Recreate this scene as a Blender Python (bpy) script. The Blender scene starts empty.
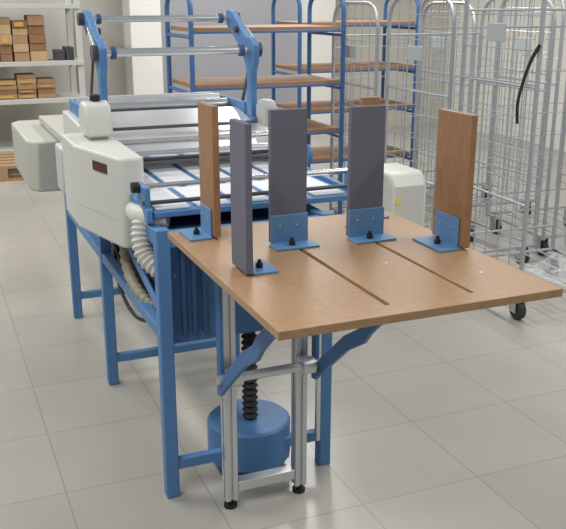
import bpy, bmesh, math, random
from mathutils import Vector, Matrix
random.seed(4)
sc = bpy.context.scene
COL = sc.collection
V = Vector

# ---------------------------------------------------------------- materials
def mat(name, col, rough=.5, metal=0., noise=0., nscale=30., bump=0., spec=.5, stretch=None, alpha=1.):
    m = bpy.data.materials.new(name); m.use_nodes = True
    nt = m.node_tree; b = nt.nodes["Principled BSDF"]
    b.inputs["Base Color"].default_value = (*col, 1)
    b.inputs["Roughness"].default_value = rough
    b.inputs["Metallic"].default_value = metal
    b.inputs["Specular IOR Level"].default_value = spec
    b.inputs["Alpha"].default_value = alpha
    if noise or bump:
        tc = nt.nodes.new("ShaderNodeTexCoord"); mp = nt.nodes.new("ShaderNodeMapping")
        if stretch: mp.inputs["Scale"].default_value = stretch
        n = nt.nodes.new("ShaderNodeTexNoise"); n.inputs["Scale"].default_value = nscale
        n.inputs["Detail"].default_value = 6
        nt.links.new(tc.outputs["Object"], mp.inputs[0]); nt.links.new(mp.outputs[0], n.inputs[0])
        if noise:
            r = nt.nodes.new("ShaderNodeMix"); r.data_type = 'RGBA'
            r.inputs["A"].default_value = (*[c*(1-noise) for c in col], 1)
            r.inputs["B"].default_value = (*[min(1, c*(1+noise)) for c in col], 1)
            nt.links.new(n.outputs["Fac"], r.inputs["Factor"])
            nt.links.new(r.outputs["Result"], b.inputs["Base Color"])
        if bump:
            bp = nt.nodes.new("ShaderNodeBump"); bp.inputs["Strength"].default_value = bump
            bp.inputs["Distance"].default_value = .002
            nt.links.new(n.outputs["Fac"], bp.inputs["Height"]); nt.links.new(bp.outputs[0], b.inputs["Normal"])
    return m

BLUE = mat("blue_paint", (.078, .205, .43), .5, noise=.15, nscale=12)
PBLUE = mat("pale_blue_paint", (.11, .25, .46), .5, noise=.1, nscale=12)
MBLUE = mat("bracket_blue", (.055, .15, .34), .5, noise=.1, nscale=12)
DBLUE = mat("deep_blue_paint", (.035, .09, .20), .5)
TBLUE = mat("trolley_blue", (.05, .14, .34), .4)
WOOD = mat("table_wood", (.355, .215, .112), .42, noise=.28, nscale=50, stretch=(1, 1.6, 1))
BWOOD = mat("guide_wood", (.31, .165, .080), .5, noise=.3, nscale=55, stretch=(1, 1, .5))
SWOOD = mat("shelf_wood", (.33, .19, .105), .6, noise=.2, nscale=8)
GREY = mat("grey_felt", (.140, .138, .182), .95, noise=.3, nscale=220, bump=.4)
WHITE = mat("white_plastic", (.60, .60, .565), .45, noise=.04, nscale=5)
LWHITE = mat("lower_plastic", (.52, .52, .49), .5)
GWHITE = mat("grey_plastic", (.40, .41, .41), .45)
BEIGE = mat("beige_plastic", (.46, .465, .41), .5)
PAPER = mat("paper", (.70, .73, .76), .6)
ALU = mat("aluminium", (.62, .64, .66), .38, metal=.75)
CHROME = mat("chrome", (.75, .77, .80), .25, metal=1.)
TRAYM = mat("polished_tray", (.84, .86, .86), .3, metal=.7, bump=.5, nscale=9)
FILM = mat("clear_film", (.70, .74, .75), .25, alpha=.28, bump=.6, nscale=20)
ZINC = mat("zinc_wire", (.45, .48, .51), .38, metal=.5)
BLACK = mat("black_rubber", (.012, .012, .013), .6)
WHEELG = mat("castor_rubber", (.03, .03, .032), .6)
DARK = mat("dark_metal", (.09, .09, .10), .4, metal=.5)
HOSE = mat("hose_plastic", (.60, .60, .55), .5)
HOSE2 = mat("hose_beige", (.32, .30, .22), .5)
DISP = mat("display_glass", (.03, .010, .010), .15)
RED = mat("red_digits", (.30, .02, .015), .4)
YEL = mat("yellow_label", (.85, .65, .05), .5)
CARD = mat("cardboard", (.40, .25, .14), .85, noise=.15, nscale=10)
CARD2 = mat("brown_paper_pack", (.28, .15, .075), .8, noise=.2, nscale=10)
CARD3 = mat("kraft_pack", (.50, .36, .20), .8, noise=.2, nscale=10)
LABELM = mat("orange_label", (.62, .36, .10), .6)
SHELFM = mat("shelf_metal", (.54, .55, .53), .5)
PALLET = mat("pallet_wood", (.40, .25, .14), .8, noise=.2, nscale=15)
PLATEM = mat("cage_sign_plate", (.48, .54, .56), .5)
WALLM = mat("wall_paint", (.58, .56, .51), .8, noise=.06, nscale=2)
WALL2 = mat("side_wall_paint", (.75, .735, .68), .8, noise=.03, nscale=3)
COLM = mat("column_paint", (.82, .815, .78), .7)

def floor_mat():
    m = bpy.data.materials.new("floor_tiles"); m.use_nodes = True
    nt = m.node_tree; b = nt.nodes["Principled BSDF"]
    tc = nt.nodes.new("ShaderNodeTexCoord"); mp = nt.nodes.new("ShaderNodeMapping")
    mp.inputs["Location"].default_value = (.10, .05, 0)
    br = nt.nodes.new("ShaderNodeTexBrick"); br.offset = 0; br.squash = 1
    br.inputs["Scale"].default_value = 1
    br.inputs["Brick Width"].default_value = .45; br.inputs["Row Height"].default_value = .45
    br.inputs["Mortar Size"].default_value = .004; br.inputs["Mortar Smooth"].default_value = 1
    br.inputs["Color1"].default_value = (.475, .46, .41, 1); br.inputs["Color2"].default_value = (.505, .49, .44, 1)
    br.inputs["Mortar"].default_value = (.34, .33, .29, 1)
    n = nt.nodes.new("ShaderNodeTexNoise"); n.inputs["Scale"].default_value = 1.4; n.inputs["Detail"].default_value = 8
    mx = nt.nodes.new("ShaderNodeMix"); mx.data_type = 'RGBA'; mx.blend_type = 'MULTIPLY'; mx.inputs["Factor"].default_value = .36
    nt.links.new(tc.outputs["Object"], mp.inputs[0]); nt.links.new(mp.outputs[0], br.inputs[0]); nt.links.new(tc.outputs["Object"], n.inputs[0])
    nt.links.new(br.outputs["Color"], mx.inputs["A"]); nt.links.new(n.outputs["Fac"], mx.inputs["B"])
    nt.links.new(mx.outputs["Result"], b.inputs["Base Color"])
    b.inputs["Roughness"].default_value = .27
    b.inputs["Specular IOR Level"].default_value = .5
    bp = nt.nodes.new("ShaderNodeBump"); bp.inputs["Strength"].default_value = .25; bp.inputs["Distance"].default_value = .02
    nt.links.new(n.outputs["Fac"], bp.inputs["Height"]); nt.links.new(bp.outputs[0], b.inputs["Normal"])
    return m
FLOORM = floor_mat()

# ---------------------------------------------------------------- builder
class B:
    def __init__(s): s.bm = bmesh.new()
    def box(s, x0, x1, y0, y1, z0, z1):
        c = V(((x0+x1)/2, (y0+y1)/2, (z0+z1)/2))
        r = bmesh.ops.create_cube(s.bm, size=1)
        for v in r["verts"]:
            v.co = V((v.co.x*(x1-x0), v.co.y*(y1-y0), v.co.z*(z1-z0))) + c
        return s
    def beam(s, p0, p1, w, h):
        p0, p1 = V(p0), V(p1); d = (p1-p0); L = d.length; d.normalize()
        up = V((0, 0, 1)) if abs(d.z) < .95 else V((0, 1, 0))
        sx = d.cross(up).normalized(); uz = sx.cross(d).normalized()
        r = bmesh.ops.create_cube(s.bm, size=1); c = (p0+p1)/2
        for v in r["verts"]:
            v.co = c + d*(v.co.y*L) + sx*(v.co.x*w) + uz*(v.co.z*h)
        return s
    def sweep(s, pts, rad, seg=10, caps=True):
        pts = [V(p) for p in pts]; n = len(pts)
        rads = rad if isinstance(rad, (list, tuple)) else [rad]*n
        t0 = (pts[1]-pts[0]).normalized()
        a = V((0, 0, 1)) if abs(t0.z) < .9 else V((1, 0, 0))
        nrm = t0.cross(a).normalized(); rings = []
        for i in range(n):
            if i == 0: t = pts[1]-pts[0]
            elif i == n-1: t = pts[-1]-pts[-2]
            else: t = (pts[i+1]-pts[i]).normalized()+(pts[i]-pts[i-1]).normalized()
            t.normalize()
            nrm = (nrm - t*nrm.dot(t)).normalized(); bn = t.cross(nrm)
            rings.append([s.bm.verts.new(pts[i]+(nrm*math.cos(2*math.pi*k/seg)+bn*math.sin(2*math.pi*k/seg))*rads[i]) for k in range(seg)])
        for i in range(n-1):
            for k in range(seg):
                k2 = (k+1) % seg
                s.bm.faces.new((rings[i][k], rings[i][k2], rings[i+1][k2], rings[i+1][k]))
        if caps:
            s.bm.faces.new(rings[0][::-1]); s.bm.faces.new(rings[-1])
        return s
    def cyl(s, p0, p1, r, seg=20): return s.sweep([p0, p1], r, seg)
    def prism(s, poly, axis, a0, a1):
        def mk(p, a):
            if axis == 'x': return V((a, p[0], p[1]))
            if axis == 'y': return V((p[0], a, p[1]))
            return V((p[0], p[1], a))
        v0 = [s.bm.verts.new(mk(p, a0)) for p in poly]; v1 = [s.bm.verts.new(mk(p, a1)) for p in poly]
        n = len(poly)
        s.bm.faces.new(v0); s.bm.faces.new(v1[::-1])
        for i in range(n):
            j = (i+1) % n; s.bm.faces.new((v0[i], v1[i], v1[j], v0[j]))
        return s
    def grid(s, xs, ys, holes, z0, z1):
        nx, ny = len(xs)-1, len(ys)-1; vt = {}
        def g(i, j, z):
            k = (i, j, z)
            if k not in vt: vt[k] = s.bm.verts.new((xs[i], ys[j], z))
            return vt[k]
        ok = lambda i, j: 0 <= i < nx and 0 <= j < ny and (i, j) not in holes
        for i in range(nx):
            for j in range(ny):
                if not ok(i, j): continue
                s.bm.faces.new((g(i, j, z1), g(i+1, j, z1), g(i+1, j+1, z1), g(i, j+1, z1)))
                s.bm.faces.new((g(i, j, z0), g(i, j+1, z0), g(i+1, j+1, z0), g(i+1, j, z0)))
                for (di, dj, a, b) in ((-1, 0, (i, j), (i, j+1)), (1, 0, (i+1, j), (i+1, j+1)), (0, -1, (i, j), (i+1, j)), (0, 1, (i, j+1), (i+1, j+1))):
                    if not ok(i+di, j+dj):
                        s.bm.faces.new((g(*a, z0), g(*b, z0), g(*b, z1), g(*a, z1)))
        return s

def arc_path(pts, r, n=6):
    pts = [V(p) for p in pts]; out = [pts[0]]
    for i in range(1, len(pts)-1):
        a, b, c = pts[i-1], pts[i], pts[i+1]
        d0 = (a-b); d1 = (c-b); rr = min(r, d0.length*.49, d1.length*.49)
        p0 = b+d0.normalized()*rr; p1 = b+d1.normalized()*rr
        for k in range(n+1):
            t = k/n; out.append(p0*(1-t)**2 + b*2*t*(1-t) + p1*t*t)
    out.append(pts[-1]); return out

def catmull(pts, n=12):
    pts = [V(p) for p in pts]; P = [pts[0]*2-pts[1]]+pts+[pts[-1]*2-pts[-2]]; out = []
    for i in range(1, len(P)-2):
        for k in range(n):
            t = k/n; a, b, c, d = P[i-1], P[i], P[i+1], P[i+2]
            out.append(.5*((2*b)+(c-a)*t+(2*a-5*b+4*c-d)*t*t+(3*b-a-3*c+d)*t**3))
    out.append(pts[-1]); return out

def finish(b, name, material, parent=None, bevel=0, label=None, seg=2):
    bm = b.bm
    bmesh.ops.recalc_face_normals(bm, faces=bm.faces)
    for f in bm.faces: f.smooth = True
    for e in bm.edges:
        e.smooth = (len(e.link_faces) == 2 and e.calc_face_angle(3.) < math.radians(35))
    lo = V((min(v.co.x for v in bm.verts), min(v.co.y for v in bm.verts), min(v.co.z for v in bm.verts)))
    hi = V((max(v.co.x for v in bm.verts), max(v.co.y for v in bm.verts), max(v.co.z for v in bm.verts)))
    o = V(((lo.x+hi.x)/2, (lo.y+hi.y)/2, lo.z))
    for v in bm.verts: v.co -= o
    me = bpy.data.meshes.new(name); bm.to_mesh(me); bm.free()
    me.materials.append(material)
    ob = bpy.data.objects.new(name, me); COL.objects.link(ob)
    if parent is not None:
        ob.parent = parent
        q = parent; off = V((0, 0, 0))
        while q is not None: off += q.location; q = q.parent
        ob.location = o-off
    else: ob.location = o
    if bevel:
        m = ob.modifiers.new("bevel", 'BEVEL'); m.width = bevel; m.segments = seg; m.limit_method = 'ANGLE'; m.angle_limit = math.radians(40)
    if label: ob["label"] = label
    return ob

def top(name, loc, label, cat, group=None):
    e = bpy.data.objects.new(name, None); e.empty_display_size = .1; e.location = loc; COL.objects.link(e)
    e["label"] = label; e["category"] = cat
    if group: e["group"] = group
    return e
def meta(ob, label, cat, group=None):
    ob["label"] = label; ob["category"] = cat
    if group: ob["group"] = group
    return ob
def dup(t, loc, rotz=0., label=None, sz=1.):
    c = t.copy(); COL.objects.link(c); c.location = loc; c.rotation_euler = (0, 0, rotz); c.scale = (1, 1, sz)
    if label: c["label"] = label
    kids = [o for o in bpy.data.objects if o.parent == t]
    for ch in kids:
        k = ch.copy(); COL.objects.link(k); k.parent = c
        for g in [o for o in bpy.data.objects if o.parent == ch]:
            kk = g.copy(); COL.objects.link(kk); kk.parent = k
    return c

# ---------------------------------------------------------------- setting
def struct(b, name, m, bevel=0):
    o = finish(b, name, m, bevel=bevel); o["kind"] = "structure"; return o
struct(B().box(-4, 6.6, -2, 10.1, -.1, 0), "floor", FLOORM)
struct(B().box(-4, 6.6, 10.0, 10.1, 0, 3.4), "wall_back", WALLM)
struct(B().box(6.5, 6.6, -2, 10.0, 0, 3.4), "wall_right", WALL2)
struct(B().box(2.18, 2.52, 9.6, 10.0, 0, 3.4), "trim_1", COLM)
struct(B().box(4.35, 4.70, 9.7, 10.0, 0, 3.4), "trim_2", COLM)
struct(B().box(2.52, 4.35, 9.96, 10.0, 0, 3.4), "trim_3", mat("panel_paint", (.35, .35, .385), .6))
struct(B().box(1.65, 2.18, 9.96, 10.0, 0, 3.0), "door_1", mat("door_paint", (.49, .47, .435), .6))

# ---------------------------------------------------------------- machine
M = top("laminating_machine", (.92, 3.5, 0), "long blue-framed laminating machine with white plastic housings and chrome rollers", "machine")
XL, XR = .63, 1.19
LW = .022
f = B()
for y in (2.5, 3.46, 4.35):
    f.box(XL, XR, y-.016, y+.016, .10, .135)
    f.box(XL, XR, y-.018, y+.018, .87, .92)
for x in (XL, XR):
    f.box(x-.018, x+.018, 2.5, 4.35, .56, .60)
    f.box(x-.018, x+.018, 2.5, 4.35, .87, .92)
f.beam((XL, 3.44, .86), (XL, 2.53, .64), .012, .03)
f.beam((XL, 4.33, .86), (XL, 3.48, .64), .012, .03)
frame = finish(f, "frame", BLUE, M, .003)
for x in (XL, XR):
    for y in (2.5, 3.46, 4.35):
        finish(B().box(x-LW, x+LW, y-LW, y+LW, 0.0, .93), "leg", BLUE, M, .004)
finish(B().box(.66, 1.16, 2.535, 2.545, .53, .9), "front_panel", MBLUE, M, .002)
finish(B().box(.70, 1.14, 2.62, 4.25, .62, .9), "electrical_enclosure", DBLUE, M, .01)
tr = B().box(.66, 1.15, 2.75, 3.9, .50, .512).box(.66, .672, 2.75, 3.9, .50, .56).box(1.138, 1.15, 2.75, 3.9, .50, .56)
finish(tr, "lower_tray", DARK, M, .002, label="dark metal tray slung under the machine")
for x in (.70, .735, .77):
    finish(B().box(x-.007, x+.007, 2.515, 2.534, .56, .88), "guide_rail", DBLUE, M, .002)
# deck
finish(B().box(.63, 1.33, 2.57, 3.36, .945, .965), "deck", BLUE, M, .003)
for i in range(5):
    x = .640+i*.137
    finish(B().box(x, x+.112, 2.59, 3.35, .966, .972), "conveyor_belt", PAPER, M, .001)
finish(B().box(.60, 1.34, 3.36, 5.1, .93, .97), "rear_deck", BEIGE, M, .004)
side = [(2.57, .93), (2.57, .975), (3.10, .985), (3.20, 1.0), (3.20, .93)]
side2 = [(3.20, .93), (3.20, 1.05), (3.30, 1.075), (3.95, 1.11), (4.12, 1.11), (4.12, .93)]
for x in (.615, 1.343):
    finish(B().prism(side, 'x', x-.009, x+.009), "side_plate", BLUE, M, .003)
    finish(B().prism(side2, 'x', x-.022, x+.014), "side_cover", WHITE, M, .008, label="white plastic side cover")
for (y, z, r, m) in ((2.60, .99, .007, DARK), (2.66, 1.03, .010, CHROME), (3.06, 1.03, .007, DARK), (3.14, 1.05, .013, CHROME)):
    finish(B().cyl((.6, y, z), (1.38, y, z), r, 16), "shaft", m, M)
for x in (.615, 1.362):
    finish(B().box(x-.010, x+.010, 2.59, 2.70, .965, 1.042), "shaft_bracket", BLUE, M, .006)
    finish(B().box(x-.008, x+.008, 3.04, 3.17, .965, 1.065), "shaft_bracket", BLUE, M, .006)
finish(B().cyl((1.36, 3.08, 1.02), (1.39, 3.08, 1.02), .036, 24), "bearing_block", BLUE, M, .004)
finish(B().cyl((.58, 2.66, 1.03), (.605, 2.66, 1.03), .018, 18), "clamp_knob", BLACK, M, .002)
finish(B().box(.64, 1.33, 3.20, 3.235, 1.015, 1.045), "cross_member", DARK, M, .004)
pts = [(3.25, 1.045), (3.34, 1.062), (3.50, 1.086), (3.62, 1.112), (3.72, 1.130), (3.78, 1.134)]
poly = pts+[(y, z-.010) for (y, z) in reversed(pts)]
finish(B().prism(poly, 'x', .635, 1.322), "polished_tray", TRAYM, M, .001, label="broad shiny silver infeed plate")
for (y, z, r, m) in ((3.28, 1.074, .013, CHROME), (3.48, 1.100, .007, DARK), (3.82, 1.13, .010, DARK), (3.88, 1.135, .026, CHROME), (3.94, 1.13, .010, DARK), (4.00, 1.145, .028, ALU)):
    finish(B().cyl((.64, y, z), (1.32, y, z), r, 24), "roller", m, M)
finish(B().box(.64, 1.32, 4.07, 4.11, .97, 1.17), "rear_guard", GWHITE, M, .004)
for x in (.63, 1.335):
    finish(B().box(x-.008, x+.008, 3.66, 4.08, 1.07, 1.165), "roller_bearing_plate", BLUE, M, .004)
for (y, z) in ((3.75, 1.125), (3.99, 1.14)):
    finish(B().cyl((1.34, y, z), (1.365, y, z), .022, 18), "roller_knob", DARK, M, .003)
# film holder tower
tower = [(3.57, 1.06), (3.58, 1.20), (3.575, 1.30), (3.545, 1.35), (3.545, 1.415), (3.59, 1.445), (3.65, 1.45), (3.82, 1.55), (3.885, 1.56), (3.915, 1.53), (3.89, 1.49), (3.71, 1.395), (3.665, 1.35), (3.632, 1.30), (3.632, 1.20), (3.64, 1.06)]
for x in (.69, 1.345):
    finish(B().prism(tower, 'x', x-.014, x+.014), "film_holder_arm", BLUE, M, .003)
    s = -1 if x < 1 else 1
    finish(B().beam((x+s*.022, 3.655, 1.38), (x+s*.022, 3.80, 1.14), .010, .018), "linkage_bar", DARK, M, .002)
    finish(B().beam((x+s*.022, 3.60, 1.40), (x+s*.022, 3.74, 1.475), .012, .038), "linkage_bar", ALU, M, .002)
    finish(B().cyl((x-.03, 3.66, 1.385), (x+.03, 3.66, 1.385), .014, 14), "pivot_pin", DARK, M)
    finish(B().cyl((x-.03, 3.74, 1.475), (x+.03, 3.74, 1.475), .014, 14), "pivot_pin", DARK, M)
    finish(B().box(x-.02, x+.02, 3.54, 3.67, 1.06, 1.11), "arm_foot", BLUE, M, .003)
for (y, z, r) in ((3.872, 1.522, .014), (3.60, 1.395, .017)):
    finish(B().cyl((.66, y, z), (1.38, y, z), r, 16), "film_rod", CHROME, M)
for x in (.665, 1.37):
    for (y, z, r) in ((3.6, 1.395, .032), (3.872, 1.522, .027)):
        finish(B().cyl((x-.014, y, z), (x+.014, y, z), r, 20), "rod_clamp", DARK, M, .002)
for x in (.74, 1.295):
    for (y, z, r) in ((3.6, 1.395, .027), (3.872, 1.522, .022)):
        finish(B().cyl((x-.010, y, z), (x+.010, y, z), r, 20), "rod_collar", DBLUE, M, .002)
# post covers
b = B().prism([(3.21, 1.112), (3.215, 1.19), (3.24, 1.23), (3.29, 1.24), (3.34, 1.23), (3.375, 1.19), (3.38, 1.112)], 'x', .545, .645)
p = finish(b, "post_cover", WHITE, M, .012, seg=3)
finish(B().box(.56, .63, 3.23, 3.36, 1.09, 1.115), "post_base", GWHITE, M, .002)
finish(B().cyl((.598, 3.29, 1.237), (.598, 3.29, 1.262), .020, 20), "adjusting_knob", BLACK, p, .004)
b = B().prism([(3.44, 1.05), (3.44, 1.16), (3.47, 1.19), (3.54, 1.19), (3.57, 1.16), (3.57, 1.05)], 'x', 1.345, 1.405)
finish(b, "post_cover", GWHITE, M, .014, seg=3)
# control housing
foot = [(.485, 3.45), (.485, 3.15), (.570, 2.82), (.585, 2.80), (.645, 2.80), (.66, 2.82), (.66, 3.45)]
H = finish(B().prism(foot, 'z', .79, 1.10), "control_housing", WHITE, M, .010, seg=3, label="greyish white plastic control housing with angled front")
p0 = V((.485, 3.15, .79)); p1 = V((.570, 2.82, .79)); q0 = V((.485, 3.15, 1.10)); q1 = V((.570, 2.82, 1.10))
def facept(s, t): return (p0*(1-s)+p1*s)*(1-t)+(q0*(1-s)+q1*s)*t
nrm = (p1-p0).cross(q0-p0).normalized()
if nrm.y > 0: nrm = -nrm
def facebox(s0, s1, t0, t1, th, lift=0.):
    b = B(); vs = []
    for (s, t) in ((s0, t0), (s1, t0), (s1, t1), (s0, t1)):
        vs.append(facept(s, t)+nrm*(lift-.001))
    lo = [b.bm.verts.new(v) for v in vs]; hi = [b.bm.verts.new(v+nrm*th) for v in vs]
    b.bm.faces.new(lo[::-1]); b.bm.faces.new(hi)
    for i in range(4):
        j = (i+1) % 4; b.bm.faces.new((lo[i], lo[j], hi[j], hi[i]))
    return b
dsp = finish(facebox(.46, .78, .79, .895, .004), "display", DISP, H, label="small dark digital display")
for i in range(3):
    finish(facebox(.55+i*.05, .575+i*.05, .825, .86, .002, .004), "digit", RED, dsp, label="faint red digit")
finish(facebox(.04, .96, .30, .308, .0015), "panel_seam", GWHITE, H)
finish(B().box(.48, .66, 3.455, 3.62, .85, 1.04), "rear_motor_cover", LWHITE, M, .012, seg=3)
# feeder housing
fb = B().prism([(.50, 4.45), (.46, 4.52), (.46, 5.25), (.50, 5.32), (.86, 5.32), (.86, 4.45)], 'z', .66, .92)
finish(fb, "feeder_housing", BEIGE, M, .012, seg=3)
finish(B().box(.62, 1.2, 4.36, 5.1, .86, .93), "feeder_beam", BLUE, M, .003)
def hose(pts, r, name, m, n=16, amp=.14):
    P = catmull(pts, n); R = [r*(1+amp*(1 if i % 2 else -1)) for i in range(len(P))]
    return finish(B().sweep(P, R, 16), name, m, M)
hose([(.605, 2.655, .92), (.595, 2.635, .87), (.60, 2.61, .82), (.625, 2.58, .785), (.665, 2.565, .765), (.70, 2.58, .76)], .029, "exhaust_hose", HOSE, 6)
finish(B().sweep([(.61, 2.80, .93), (.605, 2.74, .93), (.605, 2.68, .935), (.63, 2.63, .935), (.68, 2.60, .935)], [.024, .030, .034, .033, .030], 18), "hose_elbow", HOSE, M, .004)
hose([(.64, 3.05, .80), (.62, 3.0, .72), (.615, 2.90, .65), (.64, 2.80, .60), (.68, 2.74, .58)], .020, "exhaust_hose", HOSE2, 7)
hose([(.60, 3.2, .80), (.62, 3.05, .66), (.64, 2.85, .62), (.68, 2.7, .6)], .008, "cable", BLACK, 8)
hose([(.66, 3.4, .62), (.65, 3.3, .50), (.66, 3.1, .44), (.68, 2.9, .48), (.70, 2.78, .55)], .007, "cable", BLACK, 8, 0)
# lift drive on the machine frame
finish(B().box(.86, 1.03, 2.50, 2.70, .035, .045), "drive_bracket", BLUE, M, .002)
finish(B().sweep([(.945, 2.60, .045), (.945, 2.60, .178), (.945, 2.60, .186)], [.148, .148, .140], 20), "lift_drive_housing", BLUE, M)
zz = [.186+i*.0115 for i in range(56)]
finish(B().sweep([(.945, 2.585, z) for z in zz], [.029 if i % 2 else .019 for i in range(56)], 16), "bellows", BLACK, M)
finish(B().cyl((1.15, 2.46, .12), (1.15, 2.46, .88), .010, 14), "guide_tube", CHROME, M)

# ---------------------------------------------------------------- delivery table
T = top("delivery_table", (.97, 2.1, 0), "brown wooden height-adjustable delivery table on aluminium legs with blue arms", "table")
X0, X1, Y0, Y1, ZT = .62, 1.345, 1.52, 2.385, .95
xs = [X0, .902, .914, 1.125, 1.137, X1]; ys = [Y0, 1.58, 2.24, Y1]
finish(B().grid(xs, ys, {(1, 1), (3, 1)}, ZT-.020, ZT), "table_top", WOOD, T, .0015)
for (x, y) in ((1.01, 1.93), (1.06, 1.86), (1.24, 1.70)):
    finish(B().cyl((x, y, ZT-.001), (x, y, ZT+.001), .005, 14), "screw_head", ALU, T)
def profile(x, y, w, z0, z1):
    h = w/2; g = .005; e = .008
    poly = [(x-h, y-h), (x-g, y-h), (x-g, y-h+e), (x+g, y-h+e), (x+g, y-h), (x+h, y-h), (x+h, y-g), (x+h-e, y-g), (x+h-e, y+g), (x+h, y+g), (x+h, y+h), (x-h, y+h), (x-h, y+g), (x-h+e, y+g), (x-h+e, y-g), (x-h, y-g)]
    return B().prism(poly, 'z', z0, z1)
for x in (.79, 1.035):
    finish(profile(x, 2.36, .040, .03, .90), "leg", ALU, T)
    finish(B().cyl((x, 2.36, 0), (x, 2.36, .012), .022, 20).cyl((x, 2.36, .01), (x, 2.36, .03), .01, 12), "levelling_foot", BLACK, T)
finish(B().box(.812, 1.013, 2.34, 2.38, .06, .095), "crossbar", ALU, T, .002)
finish(B().box(.79, 1.035, 2.345, 2.375, .85, .90), "crossbar", ALU, T, .002)
for a0 in (.745, 1.066):
    diag = [(2.335, .425), (2.308, .43), (2.275, .46), (2.09, .615), (2.04, .645), (1.99, .675), (1.95, .72), (1.78, .865), (1.70, .90), (1.66, .907), (1.66, .927), (1.76, .927), (1.81, .89), (1.99, .745), (2.02, .71), (2.06, .685), (2.11, .655), (2.30, .495), (2.335, .475)]
    finish(B().prism(diag, 'x', a0, a0+.014), "support_arm", MBLUE, T, .002)
    finish(B().box(a0+.001, a0+.013, 2.30, 2.337, .46, .92), "bracket_plate", MBLUE, T, .002)
    finish(B().box(a0-.008, a0+.022, 1.65, 2.33, .905, .928), "table_bearer", MBLUE, T, .002)
finish(B().cyl((.735, 2.295, .49), (1.12, 2.295, .49), .015, 16), "tie_rod", ALU, T)
for x in (.79, 1.035):
    finish(B().cyl((x-.022, 2.295, .49), (x+.022, 2.295, .49), .027, 20).box(x-.018, x+.018, 2.30, 2.345, .470, .510), "rod_clamp", ALU, T, .002)

# ---------------------------------------------------------------- paper guides
GRP = "upright paper guides on the delivery table"
def guide(x, y, plane, w, h, th, m, side, label, z=ZT):
    e = top("paper_guide", (x, y, z), label, "paper guide", GRP)
    if plane == 'x':
        finish(B().box(x-w/2, x+w/2, y, y+th, z+.006, z+h), "board", m, e, .002)
        b = B().box(x-w/2-.002, x+w/2+.002, y-.006, y-.0005, z, z+.085).box(x-w/2-.006, x+w/2+.012, y-.065, y-.003, z, z+.006)
        finish(b, "foot_bracket", PBLUE, e, .0015)
        finish(B().cyl((x-.005, y-.035, z+.005), (x-.005, y-.035, z+.018), .009, 16).cyl((x-.005, y-.035, z+.015), (x-.005, y-.035, z+.027), .005, 12), "clamp_knob", BLACK, e, .001)
        for sx in (-.03, .02):
            finish(B().cyl((x+sx, y-.009, z+.055), (x+sx, y-.005, z+.055), .003, 10), "bolt", ALU, e)
    else:
        s = side
        xa, xb = (x, x+th) if s < 0 else (x-th, x)
        finish(B().box(xa, xb, y-w/2, y+w/2, z+.006, z+h), "board", m, e, .002)
        b = B().box(*sorted((x+s*.0005, x+s*.006)), y-w*.36, y+w*.36, z, z+.085).box(*sorted((x+s*.003, x+s*.07)), y-w*.45, y+w*.45, z, z+.006)
        finish(b, "foot_bracket", PBLUE, e, .0015)
        finish(B().cyl((x+s*.035, y-.005, z+.005), (x+s*.035, y-.005, z+.018), .009, 16).cyl((x+s*.035, y-.005, z+.015), (x+s*.035, y-.005, z+.027), .005, 12), "clamp_knob", BLACK, e, .001)
        for sy in (-.03, .03):
            finish(B().cyl((x+s*.005, y+sy, z+.055), (x+s*.009, y+sy, z+.055), .003, 10), "bolt", ALU, e)
    return e
guide(.90, 2.13, 'x', .108, .372, .018, GREY, 0, "tall grey felt-faced board on a blue angle foot")
guide(1.13, 2.11, 'x', .108, .372, .018, GREY, 0, "tall grey felt-faced board on a blue angle foot")
guide(.720, 2.31, 'y', .13, .375, .020, BWOOD, -1, "upright brown wooden board, its blue foot at the table edge")
guide(.702, 1.94, 'y', .11, .375, .018, GREY, 1, "grey felt-faced board standing edge-on to the table side")
guide(1.308, 1.96, 'y', .16, .365, .020, BWOOD, -1, "upright brown wooden board on a blue foot near bare table side")
guide(1.262, 2.345, 'x', .06, .368, .016, BWOOD, 0, "narrow brown wooden board standing behind a grey one")

# ---------------------------------------------------------------- white floor-standing unit
W = top("dust_extractor", (2.4, 4.15, 0), "white rounded plastic floor unit with a small yellow sticker", "machine unit")
finish(B().prism([(3.95, .03), (3.95, .64), (4.0, .71), (4.28, .71), (4.33, .66), (4.33, .03)], 'x', 2.27, 2.49), "housing", WHITE, W, .02, seg=3)
finish(B().box(2.295, 2.325, 3.946, 3.949, .545, .575), "warning_sticker", YEL, W)
for x in (2.31, 2.46):
    for y in (4.0, 4.28):
        finish(B().cyl((x, y, 0), (x, y, .031), .015, 12), "foot", BLACK, W)

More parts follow.
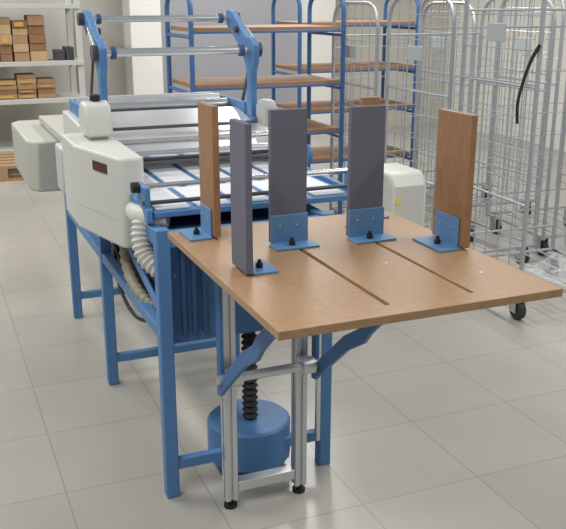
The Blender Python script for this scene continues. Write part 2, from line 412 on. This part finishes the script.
# ---------------------------------------------------------------- roll cages
def roll_cage(w=.70, d=.68, h=1.80):
    e = top("roll_cage", (0, 0, 0), "galvanised wire roll cage on swivel castors, empty", "roll cage", "empty wire roll cages")
    R = .0125; z0 = .13
    for x in (0, w):
        b = B()
        b.sweep(arc_path([(x, 0, z0), (x, 0, h), (x, d, h), (x, d, z0)], .18), R, 10)
        b.sweep([(x, 0, .62), (x, d, .62)], .007, 8).sweep([(x, 0, 1.2), (x, d, 1.2)], .007, 8)
        finish(b, "side_frame", ZINC, e)
    b = B().sweep([(0, d, .3), (w, d, .3)], .007, 8).sweep([(0, d, h-.25), (w, d, h-.25)], .007, 8)
    for i in range(1, 5): b.sweep([(w*i/5, d, .3), (w*i/5, d, h-.25)], .0028, 6)
    for k in range(5): b.sweep([(0, d, .5+k*.24), (w, d, .5+k*.24)], .0028, 6)
    finish(b, "rear_panel", ZINC, e)
    for x in (0, w):
        b = B()
        for i in (1, 2, 3, 4, 5): b.sweep([(x, d*i/6, .2), (x, d*i/6, h-.01)], .0028, 6)
        for k in range(10): b.sweep([(x, 0, .25+k*.16), (x, d, .25+k*.16)], .0028, 6)
        finish(b, "side_mesh", ZINC, e)
    finish(B().box(-.018, -.011, .28, .44, h-.40, h-.31), "sign_plate", PLATEM, e, .002)
    b = B().sweep([(0, 0, .15), (w, 0, .15), (w, d, .15), (0, d, .15), (0, 0, .15)], .013, 8, False)
    for i in range(1, 6): b.sweep([(w*i/6, 0, .155), (w*i/6, d, .155)], .0045, 6)
    finish(b, "base_frame", ZINC, e)
    for x in (.04, w-.04):
        for y in (.06, d-.06):
            c = B().box(x-.03, x-.026, y-.02, y+.03, .04, .145).box(x+.026, x+.03, y-.02, y+.03, .04, .145).box(x-.03, x+.03, y-.03, y+.03, .135, .146)
            k = finish(c, "castor", ZINC, e)
            finish(B().cyl((x-.018, y, .055), (x+.018, y, .055), .055, 24), "wheel", WHEELG, k, .006)
    return e
C0 = roll_cage()
C0.location = (2.71, 3.38, 0)
C0.rotation_euler = (0, 0, math.radians(-3))
dup(C0, (2.74, 4.16, 0), math.radians(2), sz=.90)
dup(C0, (2.68, 4.92, 0), math.radians(-2), sz=.88)
dup(C0, (3.60, 4.30, 0), math.radians(-4), sz=.92)
dup(C0, (3.56, 5.25, 0), math.radians(-3), sz=.9)

P = catmull([(2.692, 3.362, 1.40), (2.688, 3.41, 1.33), (2.688, 3.46, 1.22), (2.690, 3.49, 1.12), (2.692, 3.485, 1.02)], 8)
b = B()
for i in range(len(P)-1): b.beam(P[i], P[i+1]+(P[i+1]-P[i])*.2, .004, .020)
meta(finish(b, "webbing_strap", BLACK), "black webbing strap hanging on the wire cage side", "strap")
b = B(); N = 22; vv = []
for i in range(N+1):
    for j in range(N+1):
        u, w_ = i/N, j/N
        env = math.sin(math.pi*u)*math.sin(math.pi*w_)
        z = .168 + env*(.05+.03*math.sin(9*u+3*w_)+.025*math.sin(14*w_-5*u)) + random.uniform(0, .015)*(.2+env)
        vv.append(b.bm.verts.new((2.97+.36*u+random.uniform(-.006, .006), 3.42+.36*w_+random.uniform(-.006, .006), z)))
for i in range(N):
    for j in range(N):
        a = i*(N+1)+j; b.bm.faces.new((vv[a], vv[a+N+1], vv[a+N+2], vv[a+1]))
meta(finish(b, "plastic_film", FILM), "crumpled translucent plastic film lying in a wire cage", "plastic film")

# ---------------------------------------------------------------- blue shelf trolleys
def trolley(w=1.05, d=.55, h=1.62):
    e = top("shelf_trolley", (0, 0, 0), "blue tubular shelf trolley with brown wooden shelves", "trolley", "blue shelf trolleys")
    for x in (0, w):
        b = B().sweep(arc_path([(x, 0, .10), (x, 0, h), (x, d, h), (x, d, .10)], .10), .016, 10)
        for z in (.30, .7, 1.03, 1.38): b.sweep([(x, 0, z), (x, d, z)], .012, 8)
        finish(b, "end_frame", TBLUE, e)
    for z in (.34, .74, 1.06, 1.41):
        finish(B().box(.018, w-.018, .01, d-.01, z, z+.026), "shelf", SWOOD, e, .002)
        finish(B().box(.0, w, -.014, .006, z-.010, z+.004), "shelf_rail", TBLUE, e, .002)
    for x in (0, w):
        for y in (0, d):
            finish(B().cyl((x-.015, y, .05), (x+.015, y, .05), .05, 20), "wheel", BLACK, e, .004)
    return e
T0 = trolley()
T0.location = (1.58, 5.3, 0)
dup(T0, (2.75, 6.3, 0), 0)

# ---------------------------------------------------------------- left shelving
R = top("shelving_unit", (.6, 9.4, 0), "grey metal shelving unit holding packs of paper", "shelving")
for x in (-.6, 1.50):
    for y in (9.08, 9.62):
        finish(B().box(x, x+.06, y, y+.04, 0, 2.2), "upright", SHELFM, R, .003)
for z in (.10, .60, .97, 1.52):
    finish(B().box(-.6, 1.56, 9.06, 9.68, z, z+.045), "shelf", SHELFM, R, .003)
for z, lim in ((1.0155, 1.12), (.6455, 1.25)):
    x = .48
    while x < lim:
        w0 = random.uniform(.12, .18) if z > 1 else random.uniform(.17, .22)
        zc = z; nn = random.choice((5, 6)) if z > 1 else random.choice((4, 5))
        for j in range(nn):
            hgt = random.uniform(.065, .10) if z > 1 else random.uniform(.04, .055)
            if zc+hgt > (1.50 if z > 1 else .94): break
            dx = random.uniform(-.005, .005)
            bx = B().box(x+.006+dx, x+w0-.006+dx, 9.12+random.uniform(0, .03), 9.42, zc+.0005, zc+hgt-.0005)
            o = finish(bx, "paper_pack", random.choice((CARD, CARD2, CARD3, CARD)), None, .004)
            meta(o, "brown wrapped pack stacked on the metal shelf", "pack", "wrapped packs on the shelving")
            if random.random() < .4:
                finish(B().box(x+.03, x+w0-.04, 9.110, 9.1195, zc+.015, zc+hgt-.015), "label_sticker", LABELM, o)
            zc += hgt
        x += w0
for (xa, xb, h) in ((1.30, 1.39, .10), (1.40, 1.48, .13)):
    o = finish(B().box(xa, xb, 9.15, 9.4, 1.0155, 1.0155+h), "storage_box", DARK, None, .005)
    meta(o, "small dark grey box on the metal shelf", "box", "dark boxes on the shelving")
PL = top("pallet", (.95, 8.6, 0), "light wooden pallet on the tiled floor", "pallet")
for i in range(5): finish(B().box(.55, 1.35, 8.2+i*.17, 8.31+i*.17, .12, .142), "deck_board", PALLET, PL)
for x in (.55, .90, 1.25): finish(B().box(x, x+.1, 8.2, 8.99, .022, .12), "stringer", PALLET, PL)
for y in (8.2, 8.55, 8.89): finish(B().box(.55, 1.35, y, y+.1, 0, .022), "base_board", PALLET, PL)

# ---------------------------------------------------------------- lights
def area(loc, sx, sy, power, col=(1, .98, .94)):
    l = bpy.data.lights.new("tube_light", 'AREA'); l.shape = 'RECTANGLE'; l.size = sx; l.size_y = sy; l.energy = power; l.color = col
    o = bpy.data.objects.new("tube_light", l); o.location = loc; COL.objects.link(o); return o
for y in (1.0, 4.5, 8.0):
    for x in (-.8, 3.2):
        area((x, y, 3.3), .35, 2.4, {1.0: 60, 4.5: 68, 8.0: 82}[y])
w = bpy.data.worlds.new("world"); sc.world = w; w.use_nodes = True
w.node_tree.nodes["Background"].inputs[0].default_value = (.97, .99, 1, 1)
w.node_tree.nodes["Background"].inputs[1].default_value = .34

cam = bpy.data.cameras.new("camera"); co = bpy.data.objects.new("camera", cam); COL.objects.link(co)
co.location = (0, 0, 1.6); co.rotation_euler = (math.radians(72.9), 0, math.radians(-22.5))
cam.sensor_width = 36; cam.lens = 859*36/566; cam.clip_start = .05
sc.camera = co
sc.view_settings.view_transform = 'Standard'
